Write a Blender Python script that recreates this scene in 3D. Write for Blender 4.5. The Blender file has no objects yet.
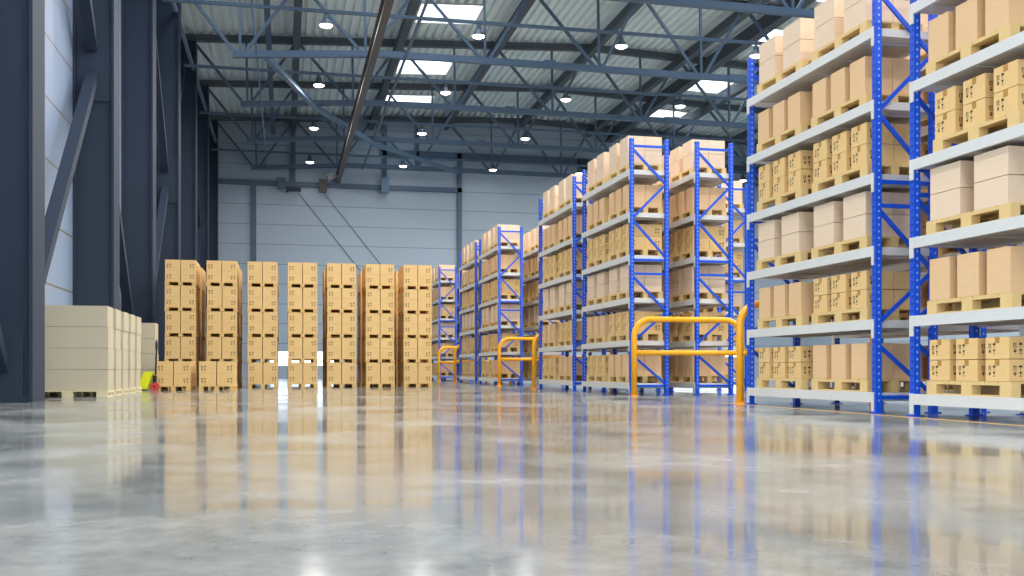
import bpy, math, random
from mathutils import Vector, Matrix
random.seed(7)
C = bpy.context.scene.collection
SC = bpy.context.scene

# ------------------------------------------------------------------ materials
def lin(h):
    h = h.lstrip('#'); o = []
    for i in (0, 2, 4):
        c = int(h[i:i+2], 16) / 255
        o.append(c / 12.92 if c <= .04045 else ((c + .055) / 1.055) ** 2.4)
    return (*o, 1)

def mat(name, col, rough=.5, metal=0, noise=0, nscale=8, spec=.5, emit=None, estr=0, bump=0):
    m = bpy.data.materials.new(name); m.use_nodes = True
    nt = m.node_tree; b = nt.nodes['Principled BSDF']
    b.inputs['Base Color'].default_value = lin(col)
    b.inputs['Roughness'].default_value = rough
    b.inputs['Metallic'].default_value = metal
    b.inputs['Specular IOR Level'].default_value = spec
    if emit:
        b.inputs['Emission Color'].default_value = lin(emit); b.inputs['Emission Strength'].default_value = estr
    if noise:
        tc = nt.nodes.new('ShaderNodeTexCoord'); n = nt.nodes.new('ShaderNodeTexNoise')
        n.inputs['Scale'].default_value = nscale; n.inputs['Detail'].default_value = 5
        nt.links.new(tc.outputs['Object'], n.inputs['Vector'])
        mx = nt.nodes.new('ShaderNodeMix'); mx.data_type = 'RGBA'
        c = lin(col)
        mx.inputs[6].default_value = (*[v * (1 - noise) for v in c[:3]], 1)
        mx.inputs[7].default_value = (*[min(1, v * (1 + noise)) for v in c[:3]], 1)
        nt.links.new(n.outputs['Fac'], mx.inputs[0]); nt.links.new(mx.outputs[2], b.inputs['Base Color'])
        if bump:
            bp = nt.nodes.new('ShaderNodeBump'); bp.inputs['Strength'].default_value = bump
            nt.links.new(n.outputs['Fac'], bp.inputs['Height']); nt.links.new(bp.outputs['Normal'], b.inputs['Normal'])
    return m

def N(nt, t, **kw):
    n = nt.nodes.new(t)
    for k, v in kw.items():
        setattr(n, k, v)
    return n

def math_node(nt, op, a, b=None):
    n = N(nt, 'ShaderNodeMath', operation=op)
    for i, v in enumerate((a, b)):
        if v is None: continue
        if isinstance(v, (int, float)): n.inputs[i].default_value = v
        else: nt.links.new(v, n.inputs[i])
    return n.outputs[0]

M = {}
M['blue'] = mat('rack blue paint', '#004ECC', .38, noise=.05, nscale=3)
M['hole'] = mat('slot dark blue', '#06206E', .7)
M['holelight'] = mat('slot painted light', '#A9BCEB', .5)  # pale paint stands in for light showing through the slots
M['white'] = mat('beam white paint', '#D0CFCA', .45, noise=.03)
M['deck'] = mat('shelf panel grey', '#C9C7C4', .5, noise=.04, nscale=2)
M['steel'] = mat('structural steel slate', '#4C6178', .5, noise=.08, nscale=.6)
M['steeldark'] = mat('column slate', '#1C2A3E', .7, noise=.08, nscale=.35)
M['steelpurlin'] = mat('purlin grey steel', '#4A535C', .55, noise=.1, nscale=1)
M['brown'] = mat('crane beam grey brown', '#4E4A47', .5, noise=.08, nscale=1)
M['brace'] = mat('brace light blue grey', '#66819B', .68, noise=.06)
M['orange'] = mat('guard amber paint', '#F2A90F', .32, noise=.03)
M['yellowline'] = mat('floor line paint', '#D9A93A', .35, noise=.2, nscale=6)
M['wood'] = mat('pallet wood', '#D8B87C', .7, noise=.12, nscale=5)
M['woodpale'] = mat('pale pallet wood', '#D9CDA6', .7, noise=.1, nscale=5)
M['woodstack'] = mat('honey pallet wood', '#D8B06C', .7, noise=.12, nscale=5)
M['ink'] = mat('printed ink', '#42331F', .8)
M['tape'] = mat('packing tape', '#AF813C', .4)
M['carton'] = mat('printed carton board', '#E0BA7C', .72, noise=.05, nscale=3)
M['cream'] = mat('cream storage box', '#C0B59B', .6, noise=.04, nscale=2)
M['lampbody'] = mat('lamp housing dark', '#4E5B66', .4, metal=.3)
M['lampglow'] = mat('lamp diffuser', '#FFFFFF', .4, emit='#FFF9EE', estr=5)
M['jackyellow'] = mat('jack yellow paint', '#E4E40C', .4)
M['black'] = mat('black rubber', '#15161A', .6)
M['red'] = mat('jack red wheel', '#C93A36', .45)
M['label_grey'] = mat('pale grey metal', '#AEB6BD', .4)
M['outside'] = mat('outdoor concrete apron', '#9A9A96', .8, noise=.1)

def carton_striped(name, col, k):
    m = mat(name, col, .72, noise=.05, nscale=3)
    nt = m.node_tree; b = nt.nodes['Principled BSDF']
    src = b.inputs['Base Color'].links[0].from_socket
    tc = N(nt, 'ShaderNodeTexCoord'); sp = N(nt, 'ShaderNodeSeparateXYZ')
    nt.links.new(tc.outputs['Object'], sp.inputs[0])
    f = math_node(nt, 'FRACT', math_node(nt, 'MULTIPLY', sp.outputs[2], k))
    g = math_node(nt, 'LESS_THAN', f, .06)
    g = math_node(nt, 'MULTIPLY', g, .16)
    mx = N(nt, 'ShaderNodeMix', data_type='RGBA')
    nt.links.new(g, mx.inputs[0]); nt.links.new(src, mx.inputs[6])
    mx.inputs[7].default_value = lin('#B98F60')
    nt.links.new(mx.outputs[2], b.inputs['Base Color'])
    return m
M['tall'] = carton_striped('tall tan carton board', '#DDB688', 9)
M['pale'] = carton_striped('pale carton board', '#E0C6A9', 11)

# wall panels: long horizontal sandwich panels with thin seams
def wall_mat(name, col, pitch, off, seam, seamcol, axis_v=2):
    m = mat(name, col, .5, noise=.04, nscale=.3)
    nt = m.node_tree; b = nt.nodes['Principled BSDF']
    src = b.inputs['Base Color'].links[0].from_socket
    ge = N(nt, 'ShaderNodeNewGeometry'); sp = N(nt, 'ShaderNodeSeparateXYZ')
    nt.links.new(ge.outputs['Position'], sp.inputs[0])
    z = math_node(nt, 'ADD', sp.outputs[2], off)
    f = math_node(nt, 'FRACT', math_node(nt, 'MULTIPLY', z, 1 / pitch))
    g = math_node(nt, 'LESS_THAN', f, seam)
    mx = N(nt, 'ShaderNodeMix', data_type='RGBA')
    nt.links.new(g, mx.inputs[0]); nt.links.new(src, mx.inputs[6])
    mx.inputs[7].default_value = lin(seamcol)
    nt.links.new(mx.outputs[2], b.inputs['Base Color'])
    return m
M['backwall'] = wall_mat('back wall panels', '#A3B4C5', 1.28, .35, .045, '#8192A4')
M['leftwall'] = wall_mat('side wall panels', '#8797B0', 1.36, .3, .035, '#74695E')
M['roof'] = mat('roof deck steel', '#E6F4FA', .5, metal=0, noise=.1, nscale=.8)

def floor_mat():
    m = bpy.data.materials.new('polished concrete'); m.use_nodes = True
    nt = m.node_tree; b = nt.nodes['Principled BSDF']
    ge = N(nt, 'ShaderNodeNewGeometry')
    mp = N(nt, 'ShaderNodeMapping'); mp.inputs['Scale'].default_value = (1, 1, 1)
    nt.links.new(ge.outputs['Position'], mp.inputs[0])
    n1 = N(nt, 'ShaderNodeTexNoise'); n1.inputs['Scale'].default_value = .55; n1.inputs['Detail'].default_value = 9
    n1.inputs['Roughness'].default_value = .62; n1.inputs['Distortion'].default_value = .6
    n2 = N(nt, 'ShaderNodeTexNoise'); n2.inputs['Scale'].default_value = 4.5; n2.inputs['Detail'].default_value = 8
    n2.inputs['Roughness'].default_value = .7
    for n in (n1, n2): nt.links.new(mp.outputs[0], n.inputs[0])
    r = N(nt, 'ShaderNodeValToRGB')
    r.color_ramp.elements[0].position = .33; r.color_ramp.elements[0].color = lin('#6C6D6B')
    r.color_ramp.elements[1].position = .66; r.color_ramp.elements[1].color = lin('#979792')
    nt.links.new(n1.outputs[0], r.inputs[0])
    mx = N(nt, 'ShaderNodeMix', data_type='RGBA', blend_type='OVERLAY'); mx.inputs[0].default_value = .62
    nt.links.new(r.outputs[0], mx.inputs[6]); nt.links.new(n2.outputs[0], mx.inputs[7])
    # dark joint lines every 6 m
    nt.links.new(mx.outputs[2], b.inputs['Base Color'])
    rr = N(nt, 'ShaderNodeValToRGB')
    rr.color_ramp.elements[0].position = .42; rr.color_ramp.elements[0].color = (.07, .07, .07, 1)
    rr.color_ramp.elements[1].position = .62; rr.color_ramp.elements[1].color = (.18, .18, .18, 1)
    nt.links.new(n1.outputs[0], rr.inputs[0]); nt.links.new(rr.outputs[0], b.inputs['Roughness'])
    b.inputs['Specular IOR Level'].default_value = .33
    n3 = N(nt, 'ShaderNodeTexNoise'); n3.inputs['Scale'].default_value = 2.0; n3.inputs['Detail'].default_value = 3
    nt.links.new(mp.outputs[0], n3.inputs[0])
    bp = N(nt, 'ShaderNodeBump'); bp.inputs['Strength'].default_value = .05; bp.inputs['Distance'].default_value = .014
    nt.links.new(n3.outputs[0], bp.inputs['Height']); nt.links.new(bp.outputs[0], b.inputs['Normal'])
    return m
M['floor'] = floor_mat()

def glass_mat():
    m = bpy.data.materials.new('translucent glazing'); m.use_nodes = True
    nt = m.node_tree; nt.nodes.remove(nt.nodes['Principled BSDF'])
    out = nt.nodes['Material Output']
    t = N(nt, 'ShaderNodeBsdfTransparent'); t.inputs[0].default_value = (.96, .98, 1, 1)
    g = N(nt, 'ShaderNodeBsdfGlossy'); g.inputs['Roughness'].default_value = .1
    x = N(nt, 'ShaderNodeMixShader'); x.inputs[0].default_value = .06
    nt.links.new(t.outputs[0], x.inputs[1]); nt.links.new(g.outputs[0], x.inputs[2]); nt.links.new(x.outputs[0], out.inputs[0])
    return m
M['glass'] = glass_mat()

# ------------------------------------------------------------------ mesh builder
class MB:
    def __init__(s): s.v = []; s.f = []; s.m = []; s.mats = []
    def mi(s, m):
        if m not in s.mats: s.mats.append(m)
        return s.mats.index(m)
    def add(s, vs, fs, m):
        k = len(s.v); i = s.mi(m)
        s.v += [tuple(v) for v in vs]; s.f += [tuple(a + k for a in f) for f in fs]; s.m += [i] * len(fs)
        return s
    def box(s, x0, x1, y0, y1, z0, z1, m):
        vs = [(x0,y0,z0),(x1,y0,z0),(x1,y1,z0),(x0,y1,z0),(x0,y0,z1),(x1,y0,z1),(x1,y1,z1),(x0,y1,z1)]
        fs = [(0,3,2,1),(4,5,6,7),(0,1,5,4),(1,2,6,5),(2,3,7,6),(3,0,4,7)]
        return s.add(vs, fs, m)
    def bar(s, a, b, w, h, m, up=(0,0,1)):
        a, b = Vector(a), Vector(b); d = (b - a).normalized(); up = Vector(up)
        if abs(d.dot(up)) > .999: up = Vector((0, 1, 0))
        r = d.cross(up).normalized(); u = r.cross(d).normalized()
        vs = []
        for p in (a, b):
            for i, j in ((-1,-1),(1,-1),(1,1),(-1,1)): vs.append(p + r * (i * w / 2) + u * (j * h / 2))
        return s.add(vs, [(3,2,1,0),(4,5,6,7),(0,1,5,4),(1,2,6,5),(2,3,7,6),(3,0,4,7)], m)
    def tube(s, pts, r, m, n=10, caps=True):
        pts = [Vector(p) for p in pts]; vs = []; fs = []
        prev = None
        for i, p in enumerate(pts):
            d = (pts[min(i+1, len(pts)-1)] - pts[max(i-1, 0)]).normalized()
            if prev is None:
                a = Vector((0, 0, 1)) if abs(d.z) < .9 else Vector((1, 0, 0))
                prev = d.cross(a).normalized()
            prev = (prev - d * prev.dot(d)).normalized(); q = d.cross(prev)
            rr = r[i] if isinstance(r, (list, tuple)) else r
            for k in range(n):
                t = 2 * math.pi * k / n; vs.append(p + (prev * math.cos(t) + q * math.sin(t)) * rr)
        for i in range(len(pts) - 1):
            for k in range(n):
                a = i * n + k; b = i * n + (k + 1) % n; fs.append((a, b, b + n, a + n))
        if caps:
            fs.append(tuple(range(n - 1, -1, -1))); fs.append(tuple(range((len(pts)-1)*n, len(pts)*n)))
        return s.add(vs, fs, m)
    def mesh(s, name):
        me = bpy.data.meshes.new(name); me.from_pydata(s.v, [], s.f)
        for m in s.mats: me.materials.append(M[m])
        me.polygons.foreach_set('material_index', s.m); me.update()
        return me
    def build(s, name, parent=None, smooth=False):
        me = s.mesh(name)
        if smooth: me.polygons.foreach_set('use_smooth', [True] * len(me.polygons))
        return link(name, me, parent)

def link(name, me, parent=None, loc=(0, 0, 0)):
    o = bpy.data.objects.new(name, me); C.objects.link(o); o.location = loc
    if parent: o.parent = parent
    return o
def tag(o, label, cat, group=None, kind=None):
    if label: o['label'] = label
    if cat: o['category'] = cat
    if group: o['group'] = group
    if kind: o['kind'] = kind
    return o
def thing(name, label, cat, loc=(0,0,0), group=None):
    o = bpy.data.objects.new(name, None); C.objects.link(o); o.location = loc; o.empty_display_size = .2
    return tag(o, label, cat, group)
NUM = ['one', 'two', 'three', 'four', 'five', 'six']
def structure(o):
    o['kind'] = 'structure'; return o
ORD = ['first', 'second', 'third', 'fourth', 'fifth', 'sixth', 'seventh', 'eighth', 'ninth', 'tenth', 'eleventh', 'twelfth']

# ------------------------------------------------------------------ hall dimensions
XL, XR = -5.1, 36.3           # side walls
YB, YF = 68.2, -14.0          # back wall, unseen front end, its opening added to let in daylight
RIDGE = 15.6
def roofz(x): return 17.3 - .043 * abs(x - RIDGE)       # centre of the top chords
COLY = [11.0, 19.08, 27.5, 35.2, 43.45, 51.5, 59.5, 67.5]            # column and truss lines

structure(MB().box(XL - .4, XR + .4, YF, YB + .4, -.3, 0, 'floor').build('floor'))
structure(MB().box(-60, XL - .4, YF - 40, 60, -.3, -.02, 'outside').box(XL - .4, 80, YF - 40, YF, -.3, -.02, 'outside').build('ground'))

# back wall with a low glazed strip near the orange stacks and another behind the racks
WIN = [(-.95, 3.15, .82, 1.72), (26.5, 31.5, .82, 1.72)]
def wall_back():
    b = MB(); x = XL - .3
    for x0, x1, z0, z1 in WIN:
        b.box(x, x0, YB, YB + .25, 0, 17.6, 'backwall'); b.box(x0, x1, YB, YB + .25, 0, z0, 'backwall')
        b.box(x0, x1, YB, YB + .25, z1, 17.6, 'backwall'); x = x1
    b.box(x, XR + .3, YB, YB + .25, 0, 17.6, 'backwall')
    return b
structure(wall_back().build('wall_back'))
for i, (x0, x1, z0, z1) in enumerate(WIN):
    w = structure(MB().box(x0, x1, YB + .08, YB + .1, z0, z1, 'glass').build('window_%d' % (i + 1)))
b = MB(); b.box(XL - .3, XL, 13.5, YB, 0, 16.6, 'leftwall').box(XL - .3, XL, -8.5, 13.5, 7.0, 16.6, 'leftwall').box(XL - .3, XL, YF, -8.5, 0, 16.6, 'leftwall')
structure(b.build('wall_left'))   # unseen opening beside the viewpoint, added to light the rack faces
structure(MB().box(XR, XR + .3, YF, YB, 0, 16.6, 'backwall').build('wall_right'))
structure(MB().box(13.5, XR + .3, YF - .3, YF, 0, 17.6, 'backwall').box(XL - .3, 13.5, YF - .3, YF, 11.5, 17.6, 'backwall').build('wall_front'))  # unseen partial wall, added to cut frontal light on the rack loads

# roof deck: trapezoid ribs running along the hall, openings for the skylights
SKY = []
for yc in (47.6, 56.3, 63.5):
    SKY += [(6.0, 8.9, yc - 1.3, yc + 1.3), (22.4, 25.3, yc - 1.3, yc + 1.3)]
for y0, y1 in ((36.6, 42.4), (28.6, 34.6), (20.2, 26.5), (12, 18), (3, 9)):  # unseen skylights nearer the viewpoint, added to brighten the hall
    SKY += [(x0, x0 + 2.9, y0, y1) for x0 in (-3.4, 1.6, 6.0, 16.5, 22.4, 28.4)]
def deck():
    b = MB(); vs = []; fs = []; p = .42; x = XL - .2; prof = []
    while x < XR + .2:
        for dx, dz in ((0, 0), (.2, 0), (.23, .17), (.39, .17)): prof.append((x + dx, dz))
        x += p
    ys = sorted({YF, YB + .25, *[y for s in SKY for y in s[2:]]})
    for i in range(len(prof)):
        for y in ys: vs.append((prof[i][0], y, roofz(prof[i][0]) + .26 + prof[i][1]))
    n = len(ys)
    for i in range(len(prof) - 1):
        xm = (prof[i][0] + prof[i+1][0]) / 2
        for j in range(n - 1):
            ym = (ys[j] + ys[j+1]) / 2
            if any(a < xm < c and d < ym < e for a, c, d, e in SKY): continue
            fs.append((i*n+j, i*n+j+1, (i+1)*n+j+1, (i+1)*n+j))
    b.add(vs, fs, 'roof')
    return b
structure(deck().build('ceiling'))
for i, (x0, x1, y0, y1) in enumerate(SKY):
    f = MB(); z0, z1 = roofz(x0) + .45, roofz(x1) + .45
    f.add([(x0-.1,y0-.1,z0),(x1+.1,y0-.1,z1),(x1+.1,y1+.1,z1),(x0-.1,y1+.1,z0)], [(0,1,2,3)], 'glass')
    w = structure(f.build('window_%d' % (i + 3)))
    g = MB()
    for a, c in (((x0,y0),(x1,y0)),((x1,y0),(x1,y1)),((x1,y1),(x0,y1)),((x0,y1),(x0,y0))):
        g.bar((*a, roofz(a[0]) + .33), (*c, roofz(c[0]) + .33), .06, .3, 'white')
    g.build('window_frame', w)

# ------------------------------------------------------------------ columns along the side wall with bracing
GUS = 8.15
for n, y in enumerate(COLY):
    t = thing('steel_column', 'slate steel column against the side wall, %s counting toward the back wall' % ORD[n], 'column', (-4.6, y, 0), 'slate columns along the side wall')
    top = 16.2
    MB().box(-.43, .40, -.36, .36, .0, top, 'steeldark').build('web', t)
    MB().box(.40, .46, -.45, .45, 0, top + .1, 'steeldark').build('flange', t)
    MB().box(-.5, -.43, -.45, .45, 0, top, 'steeldark').build('flange', t)
    MB().box(-.42, .39, -.42, .42, 0, .1, 'steeldark').box(-.3, .3, -.40, -.36, .1, 1.1, 'steeldark').build('base_plate', t)
    if n % 2 == 0:
        MB().box(-.42, .39, -.40, -.36, 7.2, 9.1, 'steeldark').build('gusset_plate', t)
def wall_brace(n, lo, hi, txt):
    # brace between an odd column (gusset) and neighbour
    o = MB().bar(lo, hi, .26, .24, 'steeldark').build('wall_brace')
    tag(o, txt, 'brace', 'diagonal braces between the side columns')
for n in range(0, 8, 2):
    for k, d in ((n - 1, -1), (n + 1, 1)):
        if not 0 <= k < 8: continue
        yg = COLY[n] + d * .42; ye = COLY[k] - d * .42
        wall_brace(n, (-4.65, yg, GUS - .35), (-4.65, ye, .6), 'sloping slate brace rising from base of %s side column to plate on %s' % (ORD[k], ORD[n]))
        wall_brace(n, (-4.65, yg, GUS + .35), (-4.65, ye, 15.6), 'sloping slate brace dropping from top of %s side column to plate on %s' % (ORD[k], ORD[n]))
for n in range(7):
    o = MB().bar((-4.25, COLY[n] + .46, 14.85), (-4.25, COLY[n+1] - .46, 14.85), .14, .14, 'brace').build('eave_strut')
    tag(o, 'thin level strut near the eaves between %s and %s side columns' % (ORD[n], ORD[n+1]), 'strut', 'eave struts')

# ------------------------------------------------------------------ roof trusses
def chordz(x):
    if x < 4: return 13.41 + (x + 2) * .066
    return 13.81 if x < 10 else 13.81 - (x - 10) * .008
BN = [-1.78, 3.3, 8.4, 13.5, 18.3, 23.3, 28.3, 33.2]
TN = [.6 + 4.95 * k for k in range(7)]
for n, y in enumerate(COLY):
    if n == 3: y -= .3
    t = thing('roof_truss', 'slate steel roof truss standing on the %s side column' % ORD[n], 'truss', (-4.2, y, 0), 'roof trusses')
    O = Vector((-4.2, y, 0))
    def P(x, z): return Vector((x, y, z)) - O
    b = MB(); b.bar(P(-4.9, roofz(-4.9)), P(RIDGE, roofz(RIDGE)), .3, .32, 'steelpurlin'); b.bar(P(RIDGE, roofz(RIDGE)), P(XR - .1, roofz(XR)), .3, .32, 'steelpurlin'); b.build('top_chord', t)
    b = MB(); xs = [-2.1, 4, 10, 34]
    for a, c in zip(xs, xs[1:]): b.bar(P(a, chordz(a)), P(c, chordz(c)), .22, .26, 'steel')
    b.box(11.0 + 4.2, 11.5 + 4.2, -.14, .14, 13.68, 14.0, 'steel'); b.box(19.6 + 4.2, 20.4 + 4.2, -.13, .13, 13.6, 13.92, 'steel'); b.build('bottom_chord', t)
    for k, x in enumerate(BN):
        if x > 33.5: continue
        z = chordz(x)
        MB().bar(P(x, z), P(x - .05, roofz(x) - .2), .1, .1, 'steel').build('post', t)
        if k == 0: MB().bar(P(x - .15, z), P(-4.25, roofz(-4.3) - .2), .13, .13, 'steel').build('diagonal', t)
        else: MB().bar(P(x - .12, z), P(TN[k-1] + .12, roofz(TN[k-1]) - .2), .12, .12, 'steel').build('diagonal', t)
        if k < len(TN): MB().bar(P(x + .12, z), P(TN[k] - .12, roofz(TN[k]) - .2), .12, .12, 'steel').build('diagonal', t)

# purlins along the hall
for k, x in enumerate(TN):
    o = MB().box(x - .17 - .05, x + .17 - .05, YF, YB, roofz(x) - .52, roofz(x) - .1, 'steelpurlin').build('roof_purlin')
    tag(o, 'long grey roof beam running lengthwise under the deck, %s counting from the side columns' % ORD[k], 'beam', 'lengthwise roof beams')
o = MB().box(21.6, 22.1, YF, YB, roofz(22) - .75, roofz(22) - .1, 'steelpurlin').build('roof_girder')
tag(o, 'thick dark girder running lengthwise beside the second line of skylights', 'beam')
o = MB().box(-.87, -.62, YF, YB, 15.75, 16.0, 'steel').build('service_duct')
tag(o, 'narrow box duct running lengthwise below the deck above the orange stacks', 'duct')
o = MB().box(3.24, 3.52, 8, YB - .02, 12.72, 12.78, 'brown').box(3.35, 3.41, 8, YB - .02, 12.78, 13.26, 'brown').box(3.24, 3.52, 8, YB - .02, 13.26, 13.3, 'brown').build('runway_beam')
tag(o, 'deep grey brown runway beam hanging below the trusses toward the back wall', 'beam')
# brace line in plan of the bottom chords
pts = [(-.77, COLY[4], 13.42), (1.45, COLY[5], 13.45), (5.05, COLY[6], 13.5), (11.2, COLY[7] - .2, 13.6)]
b = MB()
for a, c in zip(pts, pts[1:]): b.bar(a, c, .22, .22, 'brace')
tag(b.build('plan_brace'), 'pale blue grey brace crossing from truss to truss, ending at back wall', 'brace')
o = MB().bar((4.95, 12, 13.69), (4.95, YB - .3, 13.69), .1, .1, 'steel').build('tie_rod'); tag(o, 'thin dark tie rod beside the runway beam', 'rod')
o = MB().tube([(-1.12, 12, 13.4), (-1.12, YB - .3, 13.4)], .035, 'brace', 6).build('roof_cable'); tag(o, 'thin pale cable running lengthwise near the side columns', 'cable')

# lamp rails across, at mid bay, with high bay lamps
LX = [1.52 + 5.86 * k for k in range(6)]
lamp_protos = {}
def make_lamp_meshes():
    prof = [(0.045, .52), (.05, .44), (.09, .42), (.11, .33), (.13, .26), (.2, .16), (.25, .07), (.26, .03), (.25, .03)]
    n = 20; vs = []; fs = []
    for r, z in prof:
        for k in range(n): vs.append((r * math.cos(2*math.pi*k/n), r * math.sin(2*math.pi*k/n), z))
    for i in range(len(prof) - 1):
        for k in range(n): a = i*n+k; c = i*n+(k+1) % n; fs.append((a, a+n, c+n, c))
    h = MB(); h.add(vs, fs, 'lampbody'); 
    g = MB(); vs = []; fs = []
    pr = [(.245, .04), (.22, .0), (.15, -.035), (.07, -.05)]
    for r, z in pr:
        for k in range(n): vs.append((r * math.cos(2*math.pi*k/n), r * math.sin(2*math.pi*k/n), z))
    for i in range(len(pr) - 1):
        for k in range(n): a = i*n+k; c = i*n+(k+1) % n; fs.append((a, a+n, c+n, c))
    fs.append(tuple(range(3*n, 4*n))[::-1]); g.add(vs, fs, 'lampglow')
    s = MB(); s.tube([(0, 0, .48), (0, 0, .53)], .02, 'steel', 6)
    return h.mesh('housing'), g.mesh('diffuser'), s.mesh('stem')
LM = make_lamp_meshes()
LIGHT = bpy.data.lights.new('high bay light', 'AREA'); LIGHT.shape = 'DISK'; LIGHT.size = .45; LIGHT.energy = 200; LIGHT.color = (1, .95, .88)
LDIM = LIGHT.copy(); LDIM.energy = 5
LZ = 13.55
LROW = [-1.5, 6.7, 15.0, 23.2, 31.4, 39.6, 48.0, 56.6, 65.9]  # rows above and behind the view are unseen, added against a dark hall
for n in range(-1, 8):
    y = LROW[n + 1]
    rn = 'rail %s' % ORD[n + 1]
    o = MB().bar((-4.4, y, LZ + .57), (XR - .2, y, LZ + .57), .1, .12, 'steel').build('lamp_rail')
    tag(o, 'thin level rail crossing the hall, %s rail counting toward the back wall' % ORD[n + 1], 'rail', 'lamp rails')
    for k, x in enumerate(LX):
        t = thing('high_bay_lamp', 'lit bell lamp, %s from the side columns, under %s rail toward back wall' % (ORD[k], ORD[n + 1]), 'lamp', (x, y, LZ), 'high bay lamps')
        link('housing', LM[0], t); link('diffuser', LM[1], t); link('stem', LM[2], t)
        L = bpy.data.objects.new('lamp_light', LIGHT); C.objects.link(L); L.parent = t; L.data = LDIM if n == 7 else LIGHT; L.location = (0, 0, -.07)

# ------------------------------------------------------------------ back wall steelwork
yw = YB - .12
def wallbar(name, a, c, w, lab, m='steel', cat='beam', grp=None, d=.22):
    a = (a[0], yw, a[1]); c = (c[0], yw, c[1])
    vert = abs(a[0] - c[0]) < .01
    b = MB()
    if vert: b.box(a[0]-w/2, a[0]+w/2, yw - d/2, yw + d/2 - .01, min(a[2], c[2]), max(a[2], c[2]), m)
    else: b.box(min(a[0], c[0]), max(a[0], c[0]), yw - d/2, yw + d/2 - .01, a[2]-w/2, a[2]+w/2, m)
    return tag(b.build(name), lab, cat, grp)
wallbar('wall_girt', (XL, 12.55), (11.55, 12.55), .3, 'long slate rail across the back wall above the orange stacks')
wallbar('wall_girt', (6.1, 14.86), (XR, 14.86), .38, 'upper slate rail on the back wall toward the blue racks')
wallbar('wall_post', (-1.95, 0), (-1.95, 12.4), .3, 'slate post standing on back wall between side columns and duct', cat='post', grp='back wall posts')
wallbar('wall_post', (.5, 12.7), (.5, 16.4), .32, 'short slate post above the back wall rail under the duct', cat='post', grp='back wall posts')
wallbar('wall_post', (6.4, 12.7), (6.4, 16.6), .3, 'short slate post above the rail below the first skylight line', cat='post', grp='back wall posts')
wallbar('wall_post', (11.4, 0), (11.4, 15.0), .3, 'tall slate post reaching down the back wall beside the far racks', cat='post', grp='back wall posts')
wallbar('wall_post', (8.6, 13.9), (8.6, 16.7), .16, 'thin slate post high on the back wall', cat='post', grp='back wall posts')
for x0, x1, z0, z1, m, lab in ((-.45, .05, 12.2, 12.85, 'steel', 'small dark junction box on the wall rail under the duct'), (2.15, 2.65, 12.05, 12.85, 'brown', 'brown junction box on the wall rail at the runway beam end'),
                        (6.15, 6.65, 12.15, 13.1, 'brace', 'blue grey junction box on the wall rail below a short post'), (19.6, 20.2, 14.2, 14.9, 'steeldark', 'dark box under the upper wall rail above the racks')):
    o = MB().box(x0, x1, YB - .55, YB - .235, z0, z1, m).box(x0 - .04, x1 + .04, YB - .57, YB - .53, z1 - .08, z1 + .02, m).build('junction_box')
    tag(o, lab, 'box', 'boxes on the back wall rail')
o = MB().tube([(2.7, YB - .6, 12.95), (3.2, YB - .6, 13.2)], .22, 'label_grey', 14).build('hoist_motor'); tag(o, 'pale grey drum motor beside the runway beam end at back wall', 'motor')
o = MB().box(.06, 1.0, YB - .75, YB - .5, 12.0, 12.25, 'steeldark').box(.1, .25, YB - .5, YB, 12.02, 12.2, 'steeldark').build('cable_duct'); tag(o, 'short dark horizontal duct beside the small junction box', 'duct')
for i, (x, z) in enumerate(((.85, 12.0), (2.45, 12.1))):
    o = MB().tube([(x, YB - .05, z), (x + 7.0, YB - .05, z - 8.7)], .02, 'steel', 6).build('slanting_cable')
    tag(o, 'thin cable slanting down the back wall from the %s' % ('dark arm' if i == 0 else 'brown junction box'), 'cable', 'slanting cables')

# ------------------------------------------------------------------ cartons
def icon_polys(s):
    """Four handling marks (arrows, umbrella, glass, hand) in a 2 x 2 block of side 2s: list of 2-D polygons, origin lower left."""
    P = []
    def rect(a, b, c, d): P.append([(a, b), (c, b), (c, d), (a, d)])
    def at(ox, oy, pts): P.append([(ox + x * s, oy + y * s) for x, y in pts])
    for dx in (.22, .58):      # upright arrows
        at(0, s, [(dx, .2), (dx+.14, .2), (dx+.14, .62), (dx, .62)]); at(0, s, [(dx-.1, .6), (dx+.24, .6), (dx+.07, .88)])
    at(0, s, [(.12, .08), (.88, .08), (.88, .16), (.12, .16)])
    at(s, s, [(.12, .5), (.88, .5), (.78, .72), (.62, .86), (.38, .86), (.22, .72)]); at(s, s, [(.46, .12), (.54, .12), (.54, .5), (.46, .5)])
    at(s, s, [(.3, .1), (.54, .1), (.54, .17), (.3, .17)])
    at(s, 0, [(.2, .85), (.8, .85), (.56, .45), (.44, .45)]); at(s, 0, [(.46, .15), (.54, .15), (.54, .46), (.46, .46)]); at(s, 0, [(.28, .08), (.72, .08), (.72, .16), (.28, .16)])
    at(0, 0, [(.15, .6), (.85, .6), (.5, .2)]); at(0, 0, [(.3, .68), (.7, .68), (.7, .84), (.3, .84)])
    return P
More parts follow.
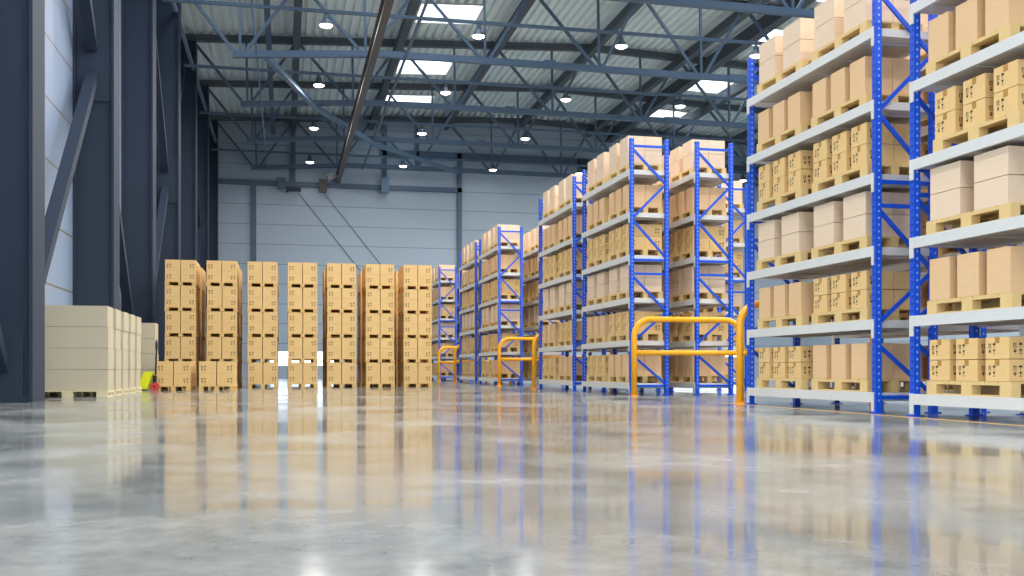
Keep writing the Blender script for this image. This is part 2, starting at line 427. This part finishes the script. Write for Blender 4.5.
def carton(sx, sy, sz, m, marks=None, taped=False):
    """origin at bottom centre; marks: 'l' or 'r' = which side of the -Y face the printing sits"""
    b = MB(); g = .003
    b.box(-sx/2, sx/2, -sy/2, sy/2, g, sz, m)
    if taped:
        b.box(-sx/2 - .001, -sx/2, -.035, .035, sz * .72, sz - .001, 'tape'); b.box(-sx/2, sx/2, -.035, .035, sz, sz + .001, 'tape')
        b.box(sx/2, sx/2 + .001, -.035, .035, sz * .72, sz - .001, 'tape')
    if marks:
        s = min(sz * .29, sx * .18); e = .0015
        for poly in icon_polys(s):
            xo = -sx/2 + .035 if marks == 'l' else sx/2 - .035 - 2 * s
            yo = sy/2 - .035 - 2 * s; zo = sz * .2
            b.add([(xo + p[0], -sy/2 - e, zo + p[1]) for p in poly], [tuple(range(len(poly)))], 'ink')
            b.add([(-sx/2 - e, sy/2 - .035 - p[0], zo + p[1]) for p in poly], [tuple(range(len(poly)))], 'ink')
            b.add([(sx/2 + e, -sy/2 + .035 + p[0], zo + p[1]) for p in poly], [tuple(range(len(poly)))], 'ink')
    return b
CM = {}
def carton_mesh(sx, sy, sz, m, marks, taped, name):
    k = (round(sx, 3), round(sy, 3), round(sz, 3), m, marks, taped)
    if k not in CM: CM[k] = carton(sx, sy, sz, m, marks, taped).mesh(name)
    return CM[k]
BLOCK = []
BOXES = []   # (name, mesh, location, label, category, group, forced hidden)
def put(name, me, loc, label, cat, group): BOXES.append((name, me, loc, label, cat, group))

# ------------------------------------------------------------------ pallets
PM = {}
def pallet_parts(sx, sy, h, m='wood'):
    """sx across, sy long; origin at bottom centre. Returns [(part name, mesh)], and one joined mesh"""
    k = (round(sx, 3), round(sy, 3), round(h, 3), m)
    if k in PM: return PM[k]
    parts = []; whole = MB(); td, ts, rn = (.016, .008, .012) if h < .12 else (.022, .02, .02)
    bx, by = sx * .14, sy * .125
    def P(name, f):
        b = MB(); f(b); f(whole); parts.append((name, b.mesh(name)))
    def top(b):
        n = 7; w = sy / n
        for i in range(n): b.box(-sx/2, sx/2, -sy/2 + i*w + (.01 if i else 0), -sy/2 + (i+1)*w, h - td, h, m)
        for x in (-1, 0, 1): b.box(x*(sx-bx)/2 - bx/2, x*(sx-bx)/2 + bx/2, -sy/2, sy/2, h - td - ts, h - td, m)
    P('deck', top)
    for x in (-1, 0, 1):
        xx = x * (sx - bx) / 2
        P('runner', lambda b: b.box(xx - bx/2, xx + bx/2, -sy/2, sy/2, 0, rn, m))
        for y in (-1, 0, 1):
            yy = y * (sy - by) / 2
            P('block', lambda b: b.box(xx - bx/2, xx + bx/2, yy - by/2, yy + by/2, rn, h - td - ts, m))
    PM[k] = (parts, whole.mesh('pallet')); return PM[k]
def pallet(loc, sx, sy, h, label, group, detailed=False, m='wood'):
    parts, whole = pallet_parts(sx, sy, h, m)
    if detailed:
        t = thing('pallet', label, 'pallet', loc, group)
        for nm, me in parts: link(nm, me, t)
    else:
        t = link('pallet', whole, None, loc); tag(t, label, 'pallet', group)
    return t

# ------------------------------------------------------------------ orange carton stacks on the floor
TIER = .776; PH = .115; BH = .328
def stack(xc, yc, tiers, sx, sy, desc, front=True):
    bw, bl = sx / 2, sy / 3
    for t in range(tiers):
        jx = random.uniform(-.008, .008)
        z = t * TIER
        pallet((xc + jx, yc, z), sx, sy, PH, 'wooden pallet at tier %s of %s' % (NUM[t], desc), 'pallets under the orange stacks', front and t == 0, 'woodstack')
        for c in (0, 1):
            me = carton_mesh(bw - .02, bl - .02, BH, 'carton', 'l' if c == 0 else 'r', True, 'printed_carton')
            for r in range(3):
                for q in (0, 1):
                    lab = 'printed carton, %s, %s side, %s row, tier %s, %s' % ('upper' if q else 'lower', 'rack' if c else 'jack', ORD[r], NUM[t], desc)
                    put('printed_carton', me, (xc + jx + (c - .5) * bw, yc + (r - 1) * bl, z + PH + q * (BH + .001)), lab, 'carton', 'printed cartons of the orange stacks')
SX = [-3.09, -1.88, -.67, .54, 1.73, 2.93, 4.12]
for i, x in enumerate(SX):
    stack(x, 33.45, 5, .91, 1.7, '%s tall stack from jack' % ORD[i])
    stack(x, 35.75, 5, .91, 1.7, '%s rear stack from jack' % ORD[i], False)
stack(-2.87, 29.3, 1, .88, 1.7, 'low stack beside pallet jack')
stack(-1.78, 29.3, 1, .92, 1.7, 'low stack toward racks')

# cream boxes by the side wall
def cream_group(y0, n, tag_, ordoff):
    me = carton(1.5, .7, .425, 'cream').mesh('storage_box')
    cols = thing
    for i in range(n):
        y = y0 + .35 + i * 1.05
        pallet((-4.25, y, 0), 1.52, .86, .13, 'pale wooden pallet under %s column of %s cream boxes' % (ORD[i], tag_), 'pale pallets under the cream boxes', True, 'woodpale')
        for k in range(4):
            o = link('storage_box', me, None, (-4.25 + random.uniform(-.012, .012), y, .13 + k * .428))
            tag(o, 'wide cream box, level %s up, %s column back, %s group by side wall' % (ORD[k], ORD[i], tag_), 'box', 'cream boxes by the side wall')
cream_group(22.1, 5, 'front', 0)
cream_group(29.9, 1, 'far', 5)

# ------------------------------------------------------------------ pallet racks
RX = [7.24, 8.74, 11.24]; RD = .88; RL = 3.68; RH = 5.53
LEV = [.264, 1.185, 2.106, 3.027, 3.948, 4.87]
PW = .085
def post_mesh(face):
    b = MB(); b.box(0, PW, 0, PW, .012, RH, 'blue')
    b.box(-.03, PW + .03, -.03, PW + .03, 0, .012, 'blue')
    z = .12
    e = .0012
    while z < RH - .05:
        for x in (PW*.28, PW*.72):   # slots on the side faces
            b.add([(-e, x - .008, z), (-e, x - .008, z + .03), (-e, x + .008, z + .03), (-e, x + .008, z)], [(0, 1, 2, 3)], 'hole')
            b.add([(PW + e, x - .008, z), (PW + e, x + .008, z), (PW + e, x + .008, z + .03), (PW + e, x - .008, z + .03)], [(0, 1, 2, 3)], 'hole')
        for yy in (-e, PW + e):
            b.add([(PW/2 - .009, yy, z + .03), (PW/2 + .009, yy, z + .03), (PW/2 + .009, yy, z + .055), (PW/2 - .009, yy, z + .055)], [(0, 1, 2, 3)], 'holelight')
        z += .085
    return b.mesh('upright')
POST = post_mesh(0)
def rack_meshes():
    R = {}
    def beam(x0, x1, xp0, xp1):
        b = MB(); b.box(x0, x1, .04, RL - .04, -.125, 0, 'white')
        for ya, yb in ((.035, .085), (RL - .085, RL - .01)):
            b.box(xp0, xp1, ya, yb, -.24, .003, 'white')
        return b.mesh('beam')
    R['beam_front'] = beam(-.012, .035, -.015, -.001)
    R['beam_rear'] = beam(RD - .035, RD + .012, RD + .001, RD + .015)
    b = MB(); b.box(.02, RD - .02, .06, RL - .06, -.105, -.005, 'deck')
    for i in range(5): y = .35 + i * .745; b.box(.03, RD - .03, y - .03, y + .03, -.12, -.105, 'deck')
    R['shelf_panel'] = b.mesh('shelf_panel')
    return R
RM = rack_meshes()
ZIG = [(5.3, 0, 4.58, 1), (4.55, 1, 3.83, 0), (3.77, 0, 3.0, 1), (2.56, 0, 1.84, 1), (1.78, 1, 1.15, 0), (.85, 0, .25, 1)]
HOR = [5.37, 2.92, 2.62, .2]
def frame_meshes():
    out = []
    xa, xb = PW - .01, RD - PW + .01
    for z0, s0, z1, s1 in ZIG:
        b = MB(); b.bar(((xa, xb)[s0], .045, z0), ((xa, xb)[s1], .045, z1), .035, .05, 'blue'); out.append(b.mesh('brace'))
    for z in HOR:
        b = MB(); b.bar((xa, .045, z), (xb, .045, z), .035, .05, 'blue'); out.append(b.mesh('brace'))
    return out
FR = frame_meshes()
def rack(x, y, lab):
    t = thing('pallet_rack', lab, 'rack', (x, y, 0), 'blue pallet racks')
    for yy in (0, RL - PW):
        for xx in (0, RD - PW): BLOCK.append(((x + xx, y + yy, 0), (x + xx + PW, y + yy + PW, RH))); link('upright', POST, t, (xx, yy, 0))
        for me in FR: link('brace', me, t, (0, yy, 0))
    for z in LEV:
        BLOCK.append(((x, y, z - .12), (x + RD, y + RL, z - .01)))
        link('beam', RM['beam_front'], t, (0, 0, z)); link('beam', RM['beam_rear'], t, (0, 0, z)); link('shelf_panel', RM['shelf_panel'], t, (0, 0, z))
    return t

LNAME = ['lowest shelf', 'second shelf', 'third shelf', 'fourth shelf', 'fifth shelf', 'top shelf']
PLEN = 1.43; PWID = .8; RPH = .165
def load(kind, x, y, z, h, rk, lv, slot, front):
    """one loaded pallet; x,y = centre"""
    sn = ('near', 'far')[slot]
    pallet((x, y, z), PWID, PLEN, RPH, 'wooden pallet, %s bay end, %s, %s' % ('back-wall' if slot else 'front', LNAME[lv], rk), 'pallets on the racks', detailed=front)
    zb = z + RPH
    if kind == 'pale':
        cols, hi, w, gap, nm, m, desc = 2, 2, .54, .24, 'pale_carton', 'pale', 'large pale carton'
    elif kind == 'tall':
        cols, hi, w, gap, nm, m, desc = 3, 1, .365, .13, 'tall_carton', 'tall', 'tall tan carton'
    else:
        cols, hi, w, gap, nm, m, desc = 3, 2, .365, .13, 'printed_carton', 'carton', 'printed carton'
    bh = h / hi; dx = .395
    for c in range(cols):
        yy = y + (c - (cols - 1) / 2) * (w + gap) + random.uniform(-.01, .01)
        for d in (0, 1):
            marks = None
            if kind == 'printed': marks = 'l' if d == 0 else 'r'
            me = carton_mesh(dx - .008, w, bh - .004, m, marks, kind == 'printed', nm)
            for q in range(hi):
                lab = desc + (', upper' if q and hi > 1 else ', lower' if hi > 1 else ',')
                lab += ' %s, %s toward back wall, %s, %s' % ('inner' if d else 'outer', ORD[c + slot * cols], LNAME[lv], rk)
                put(nm, me, (x + (d - .5) * dx, yy, zb + q * bh), lab, 'carton', 'cartons on the blue racks')
# contents per level (low to top): (near pallet, far pallet), height
CONT = [(('tall', 'printed'), .47), (('printed', 'tall'), .48), (('pale', 'pale'), .58), (('printed', 'printed'), .545), (('tall', 'tall'), .48), (('pale', 'pale'), .62)]
CONT_B = [(('printed', 'printed'), .47), (('tall', 'tall'), .48), (('pale', 'pale'), .6), (('printed', 'printed'), .53), (('tall', 'tall'), .48), (('pale', 'pale'), .62)]
PAIRY = [[7.24, 11.64], [21.05, 25.54], [35.05, 39.54], [49.25, 53.74]]
ROWNAME = ['aisle row', 'second row', 'third row', 'fourth row']
nr = 0
for p, ys in enumerate(PAIRY):
    for j, y in enumerate(ys):
        for r in ((0, 1, 2) if (p, j) == (1, 1) else (0, 1)):
            name = '%s rack of %s' % (ORD[p * 2 + j], ROWNAME[r])
            extra = ('blue rack with white beams and %s' % ('loaded pallets'))
            rack(RX[r], y, 'blue rack of loaded pallets, %s toward back wall in the %s' % (ORD[p*2+j], ROWNAME[r]))
            for lv, (kk, h) in enumerate(CONT_B if (p, j) == (0, 0) else CONT):
                for slot in (0, 1):
                    if (p, j) == (0, 0) and slot == 0: continue
                    yc = (y + .98 if slot == 0 else y + RL - .98) - (.12 if (p, j, lv) == (0, 0, 3) else 0)
                    load(kk[slot], RX[r] + RD / 2, yc + random.uniform(-.02, .02), LEV[lv] - .003, h, name, lv, slot, r == 0 and p == 0)

# ------------------------------------------------------------------ yellow guards
def guard(x0, x1, y, lab, h=1.62, mid=.91):
    t = thing('rack_guard', lab, 'guard', (x0, y, 0), 'yellow guard rails')
    R = .36; r = .062; L = x1 - x0; pts = [(0, 0, .015)]
    for k in range(9): a = math.pi/2 * k / 8; pts.append((R - R*math.cos(a), 0, h - R + R*math.sin(a)))
    for k in range(9): a = math.pi/2 * k / 8; pts.append((L - R + R*math.sin(a), 0, h - R + R*math.cos(a)))
    pts.append((L, 0, .015))
    MB().tube(pts, r, 'orange', 14).build('hoop', t, True)
    MB().tube([(.03, 0, mid), (L - .03, 0, mid)], r * .9, 'orange', 14).build('mid_rail', t, True)
    for x in (0, L): MB().tube([(x, 0, 0), (x, 0, .015)], .1, 'orange', 14).build('foot_plate', t)
guard(7.2, 9.62, 20.68, 'amber tubular guard rail at front of the third aisle rack')
guard(7.2, 9.6, 15.5, 'amber tubular guard rail behind the second aisle rack', 1.62, .83)
guard(7.2, 9.62, 34.7, 'amber tubular guard rail at front of the fifth aisle rack')
guard(7.15, 9.55, 29.45, 'amber tubular guard rail behind the fourth aisle rack')
guard(7.2, 9.62, 48.95, 'amber tubular guard rail at front of the seventh aisle rack')
guard(7.1, 9.55, 43.55, 'amber tubular guard rail behind the sixth aisle rack')
structure(MB().box(7.02, 7.09, -6, 15.9, -.01, .0015, 'yellowline').build('trim_1'))

# ------------------------------------------------------------------ pallet jack
def pallet_jack():
    t = thing('pallet_jack', 'yellow hand pallet jack with black handle beside the low carton stack', 'pallet jack', (-3.34, 28.2, 0))
    b = MB()   # sloping chassis plate and frame
    for y in (-.2, .16):
        b.add([(-.44,y,.05),(-.14,y,.05),(-.12,y,.12),(-.02,y,.42),(.0,y,.5),(-.19,y,.5),
               (-.44,y+.04,.05),(-.14,y+.04,.05),(-.12,y+.04,.12),(-.02,y+.04,.42),(.0,y+.04,.5),(-.19,y+.04,.5)],
              [(0,1,2,5),(2,3,4,5),(11,8,7,6),(11,10,9,8),(0,6,7,1),(1,7,8,2),(2,8,9,3),(3,9,10,4),(4,10,11,5),(5,11,6,0)], 'jackyellow')
    b.box(-.19, .0, -.16, .16, .45, .5, 'jackyellow'); b.bar((-.42, 0, .08), (-.2, 0, .48), .3, .03, 'jackyellow', up=(-.9, 0, .44))
    b.build('chassis', t)
    for y in (-.22, .12):
        MB().box(-1.35, -.4, y, y + .13, .06, .11, 'jackyellow').tube([(-1.25, y + .02, .04), (-1.25, y + .11, .04)], .04, 'black', 10).build('fork', t)
    for y in (-.14, .06):
        MB().tube([(.03, y, .11), (.03, y + .08, .11)], .11, 'red', 18).build('wheel', t)
    MB().tube([(.03, -.15, .11), (.03, .15, .11)], .03, 'black', 8).build('axle', t)
    MB().tube([(.03, 0, .1), (.03, 0, .4)], .05, 'black', 12).build('pump', t)
    MB().tube([(.05, 0, .42), (.07, 0, 1.05)], .022, 'black', 8).build('handle_bar', t)
    MB().tube([(.07, 0, 1.02), (.07, -.09, 1.1), (.07, -.09, 1.25), (.07, 0, 1.3), (.07, .09, 1.25), (.07, .09, 1.1), (.07, 0, 1.02)], .022, 'black', 8).build('grip', t)
pallet_jack()

# ------------------------------------------------------------------ camera
cam = bpy.data.cameras.new('camera'); co = bpy.data.objects.new('camera', cam); C.objects.link(co)
F = 1030.0
cam.sensor_width = 36; cam.lens = F / 1024 * 36; cam.shift_y = 81.7 / 1024; cam.clip_end = 400; cam.clip_start = .05
YAW = math.atan(227 / F)
co.location = (0, 0, .55); co.rotation_euler = (math.pi / 2, 0, -YAW)
SC.camera = co

# ------------------------------------------------------------------ link cartons; the 300 of a kind that show largest are objects, the rest one object each
from mathutils.bvhtree import BVHTree
eye = Vector((0, 0, .55)); fw = Vector((math.sin(YAW), math.cos(YAW), 0)); rt = Vector((math.cos(YAW), -math.sin(YAW), 0))
def in_frame(p):
    d = (p - eye).dot(fw); u = 512 + F * (p - eye).dot(rt) / d; v = 369.7 - F * (p - eye).z / d
    return 0 < u < 1024 and 0 < v < 576
bv = []; bf = []; ext = {}
def add_blocker(lo, hi):
    k = len(bv)
    x0, y0, z0 = lo; x1, y1, z1 = hi
    bv.extend([(x0,y0,z0),(x1,y0,z0),(x1,y1,z0),(x0,y1,z0),(x0,y0,z1),(x1,y0,z1),(x1,y1,z1),(x0,y1,z1)])
    bf.extend([tuple(k + i for i in f) for f in ((0,3,2,1),(4,5,6,7),(0,1,5,4),(1,2,6,5),(2,3,7,6),(3,0,4,7))])
for nm, me, loc, lab, cat, grp in BOXES:
    if me.name not in ext:
        xs = [v.co for v in me.vertices][:8]
        ext[me.name] = (Vector((min(v.x for v in xs), min(v.y for v in xs), min(v.z for v in xs))), Vector((max(v.x for v in xs), max(v.y for v in xs), max(v.z for v in xs))))
    lo, hi = ext[me.name]; L = Vector(loc); add_blocker(lo + L, hi + L)
for bb in BLOCK: add_blocker(*bb)
tree = BVHTree.FromPolygons(bv, bf)
scores = []
for i, (nm, me, loc, lab, cat, grp) in enumerate(BOXES):
    lo, hi = ext[me.name]; L = Vector(loc); hits = 0
    for face in 'xyX':
        if face == 'x' and L.x < 0 or face == 'X' and L.x > 0: continue
        for a in range(6):
            for c in range(4):
                s, t = (a + .5) / 6, (c + .5) / 4
                z = lo.z + t * (hi.z - lo.z)
                if face == 'y': p = Vector((lo.x + s * (hi.x - lo.x), lo.y, z))
                else: p = Vector((lo.x if face == 'x' else hi.x, lo.y + s * (hi.y - lo.y), z))
                p += L
                if not in_frame(p): continue
                d = p - eye; hit = tree.ray_cast(eye, d.normalized(), d.length + .01)
                if hit[2] is not None and hit[2] // 6 == i: hits += (1 if face == 'y' else abs(d.normalized().x) * (hi.y - lo.y) / (hi.x - lo.x))
    scores.append(hits * (hi.x - lo.x) * (hi.z - lo.z) / (L - eye).length_squared)
REST = {'printed_carton': 'rest of the printed cartons, in the far racks and inner rows of the stacks',
        'pale_carton': 'rest of the large pale cartons, deep inside the racks',
        'tall_carton': 'rest of the tall tan cartons, deep inside the racks'}
for nm in REST:
    idx = sorted([i for i in range(len(BOXES)) if BOXES[i][0] == nm], key=lambda i: -scores[i])
    keep = [i for i in idx if scores[i] > 0][:300]; ks = set(keep)
    print('KIND', nm, len(idx), 'visible', len([i for i in idx if scores[i] > 0]), 'kept', len(keep))
    for i in keep:
        _n, me, loc, lab, cat, grp = BOXES[i]; tag(link(nm, me, None, loc), lab, cat, grp)
    b = MB(); cache = {}
    for i in idx:
        if i in ks: continue
        me, loc = BOXES[i][1], BOXES[i][2]
        if me.name not in cache:
            mk = [next(q for q, mm in M.items() if mm == ms) for ms in me.materials]
            cache[me.name] = ([tuple(v.co) for v in me.vertices], [tuple(p.vertices) for p in me.polygons], [mk[p.material_index] for p in me.polygons])
        V, Fs, Ms = cache[me.name]; k = len(b.v)
        b.v += [(x + loc[0], y + loc[1], z + loc[2]) for x, y, z in V]; b.f += [tuple(q + k for q in f) for f in Fs]; b.m += [b.mi(m) for m in Ms]
    tag(b.build(nm + '_remainder'), REST[nm], 'cartons', None, 'stuff')

# ------------------------------------------------------------------ world and output
w = bpy.data.worlds.new('daylight'); SC.world = w; w.use_nodes = True
bg = w.node_tree.nodes['Background']; bg.inputs[0].default_value = (.80, .90, 1.0, 1); bg.inputs[1].default_value = 2.3
vs = SC.view_settings
SC.display_settings.display_device = 'sRGB'
vs.view_transform = 'Standard'; vs.look = 'None'; vs.exposure = 1.02; vs.gamma = 1; vs.use_curve_mapping = False
cy = SC.cycles
cy.use_denoising = True; cy.max_bounces = 8; cy.diffuse_bounces = 4; cy.glossy_bounces = 4; cy.transparent_max_bounces = 8
cy.sample_clamp_indirect = 8
